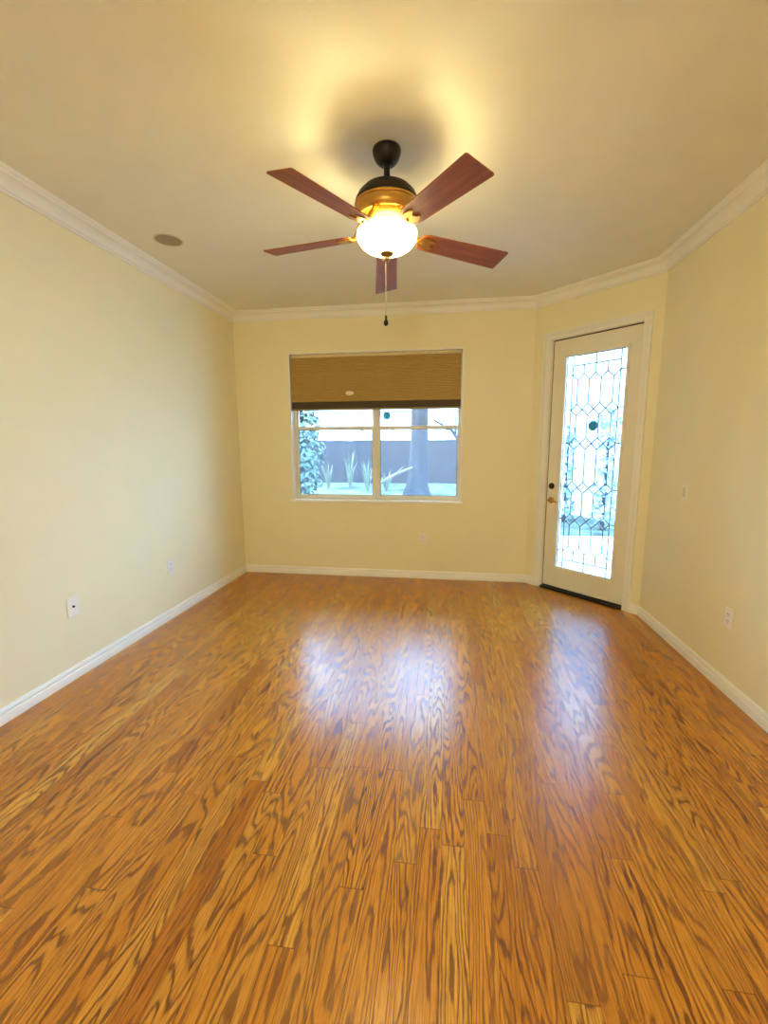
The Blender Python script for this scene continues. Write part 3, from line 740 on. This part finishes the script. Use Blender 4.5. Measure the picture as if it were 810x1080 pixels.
bm = bmesh.new(); tube(bm, [(0, 0, .0), (.35, .05, .22), (.62, .08, .36), (.92, .1, .48)], [.035, .034, .03, .018], 8); tube(bm, [(.55, .07, .33), (.72, 0, .5)], [.018, .01], 6)
o_ = obj('fallen_branch', bm, M_branch, smooth=True); o_.location = (-1.75, 10.2, gz(-1.7, 10.2)+.25); tag(o_, 'pale bent branch leaning across the trunk in the right pane', 'branch')
tb = thing('leaning_tree', 'thin bare tree leaning at the right edge of the window view', 'tree', (.62, 11.2, gz(.62, 11.2)))
bm = bmesh.new(); tube(bm, [(0, 0, -.05), (-.05, 0, .5), (-.2, 0, 1.0), (-.55, .05, 1.5), (-1.0, .05, 1.75)], [.07, .06, .05, .035, .02], 8); obj('trunk', bm, M_bark, tb, smooth=True)
for (a, b_) in (((-.2, 0, 1.0), (-.05, 0, 1.7)), ((-.45, .03, 1.4), (-.5, .05, 1.95)), ((-.1, 0, .7), (.4, 0, 1.4))):
    bm = bmesh.new(); tube(bm, [a, ((Vector(a)+Vector(b_))/2+Vector((.03, 0, .04))), b_], [.03, .02, .01], 6); obj('branch', bm, M_bark, tb, smooth=True)
# spiky plants in front of the fence
def spiky(bm, n, h, spread):
    for _ in range(n):
        a = random.uniform(0, 2*PI); ln_ = h*random.uniform(.55, 1.1); s = spread*random.uniform(.3, 1)
        d = Vector((math.cos(a), math.sin(a), 0)); w = Vector((-d.y, d.x, 0))*.013
        p0, p1, p2 = Vector((0, 0, 0))+d*.02, d*s*.5+Vector((0, 0, ln_*.7)), d*s+Vector((0, 0, ln_))
        v = [bm.verts.new(q) for q in (p0-w, p0+w, p1+w*.8, p2, p1-w*.8)]; bm.faces.new(v)
labs = ['spiky pale plant nearest the ivy, in the left pane', 'tall spiky plant in the middle of the left pane', 'spiky plant beside the mullion in the left pane', 'low spiky plant left of the trunk in the right pane']
for (x, y, h_, s_), lb in zip(((-3.10, 11.2, .7, .27), (-2.56, 11.35, .95, .30), (-2.02, 11.0, .8, .28), (-1.55, 11.1, .5, .35)), labs):
    bm = bmesh.new(); spiky(bm, 34, h_, s_); o_ = obj('spiky_plant', bm, M_leaf2); o_.location = (x, y, gz(x, y)); tag(o_, lb, 'plant', 'spiky plants by the fence')
# shrubs beyond the patio seen through the door glass
random.seed(5)
PS = P1+NO*3.6+EU*(-1.25)
shs = thing('patio_shrub', 'slim leafy shrub blurred behind the left edge of the door glass', 'shrub', (2.13, 8.40, GZ+.06))
bm = bmesh.new()
for z_ in (.35, .7, 1.05, 1.4, 1.65): leaf_blob(bm, (0, 0, z_), .22-.03*z_, 70, .06)
obj('foliage', bm, M_leaf3, shs)
bm = bmesh.new(); tube(bm, [(0, 0, 0), (.01, 0, .8), (0, 0, 1.5)], [.04, .03, .015], 8); obj('stem', bm, M_bark, shs)
bm = bmesh.new(); PW = P1+NO*4.2
def WP(v): return PW + EU*v.x + NO*v.y + Vector((0, 0, v.z))
box(bm, -4.0, -.9, 0, .25, -.3, 3.2, WP); box(bm, -4.03, -.87, -.03, .28, 3.2, 3.28, WP); box(bm, -4.02, -.88, -.012, 0, -.2, .3, WP)  # height and span shaped to block bright sky behind the door glass
struct(obj('wall_garden', bm, plain('pale_stucco', rgb(140, 144, 150), .9, noise=.04, nscale=8, bump=.4, bscale=60)), 'pale stucco wall behind the patio, shaped to block bright sky', 'garden wall')
shs2 = thing('patio_shrub', 'slim leafy shrub blurred behind the right side of the door glass', 'shrub', (2.64, 7.92, GZ+.06))
bm = bmesh.new()
for z_ in (.35, .75, 1.15, 1.55, 1.9): leaf_blob(bm, (0, 0, z_), .24-.03*z_, 70, .06)
obj('foliage', bm, M_leaf3, shs2)
bm = bmesh.new(); tube(bm, [(0, 0, 0), (.01, 0, .9), (0, 0, 1.7)], [.04, .03, .015], 8); obj('stem', bm, M_bark, shs2)
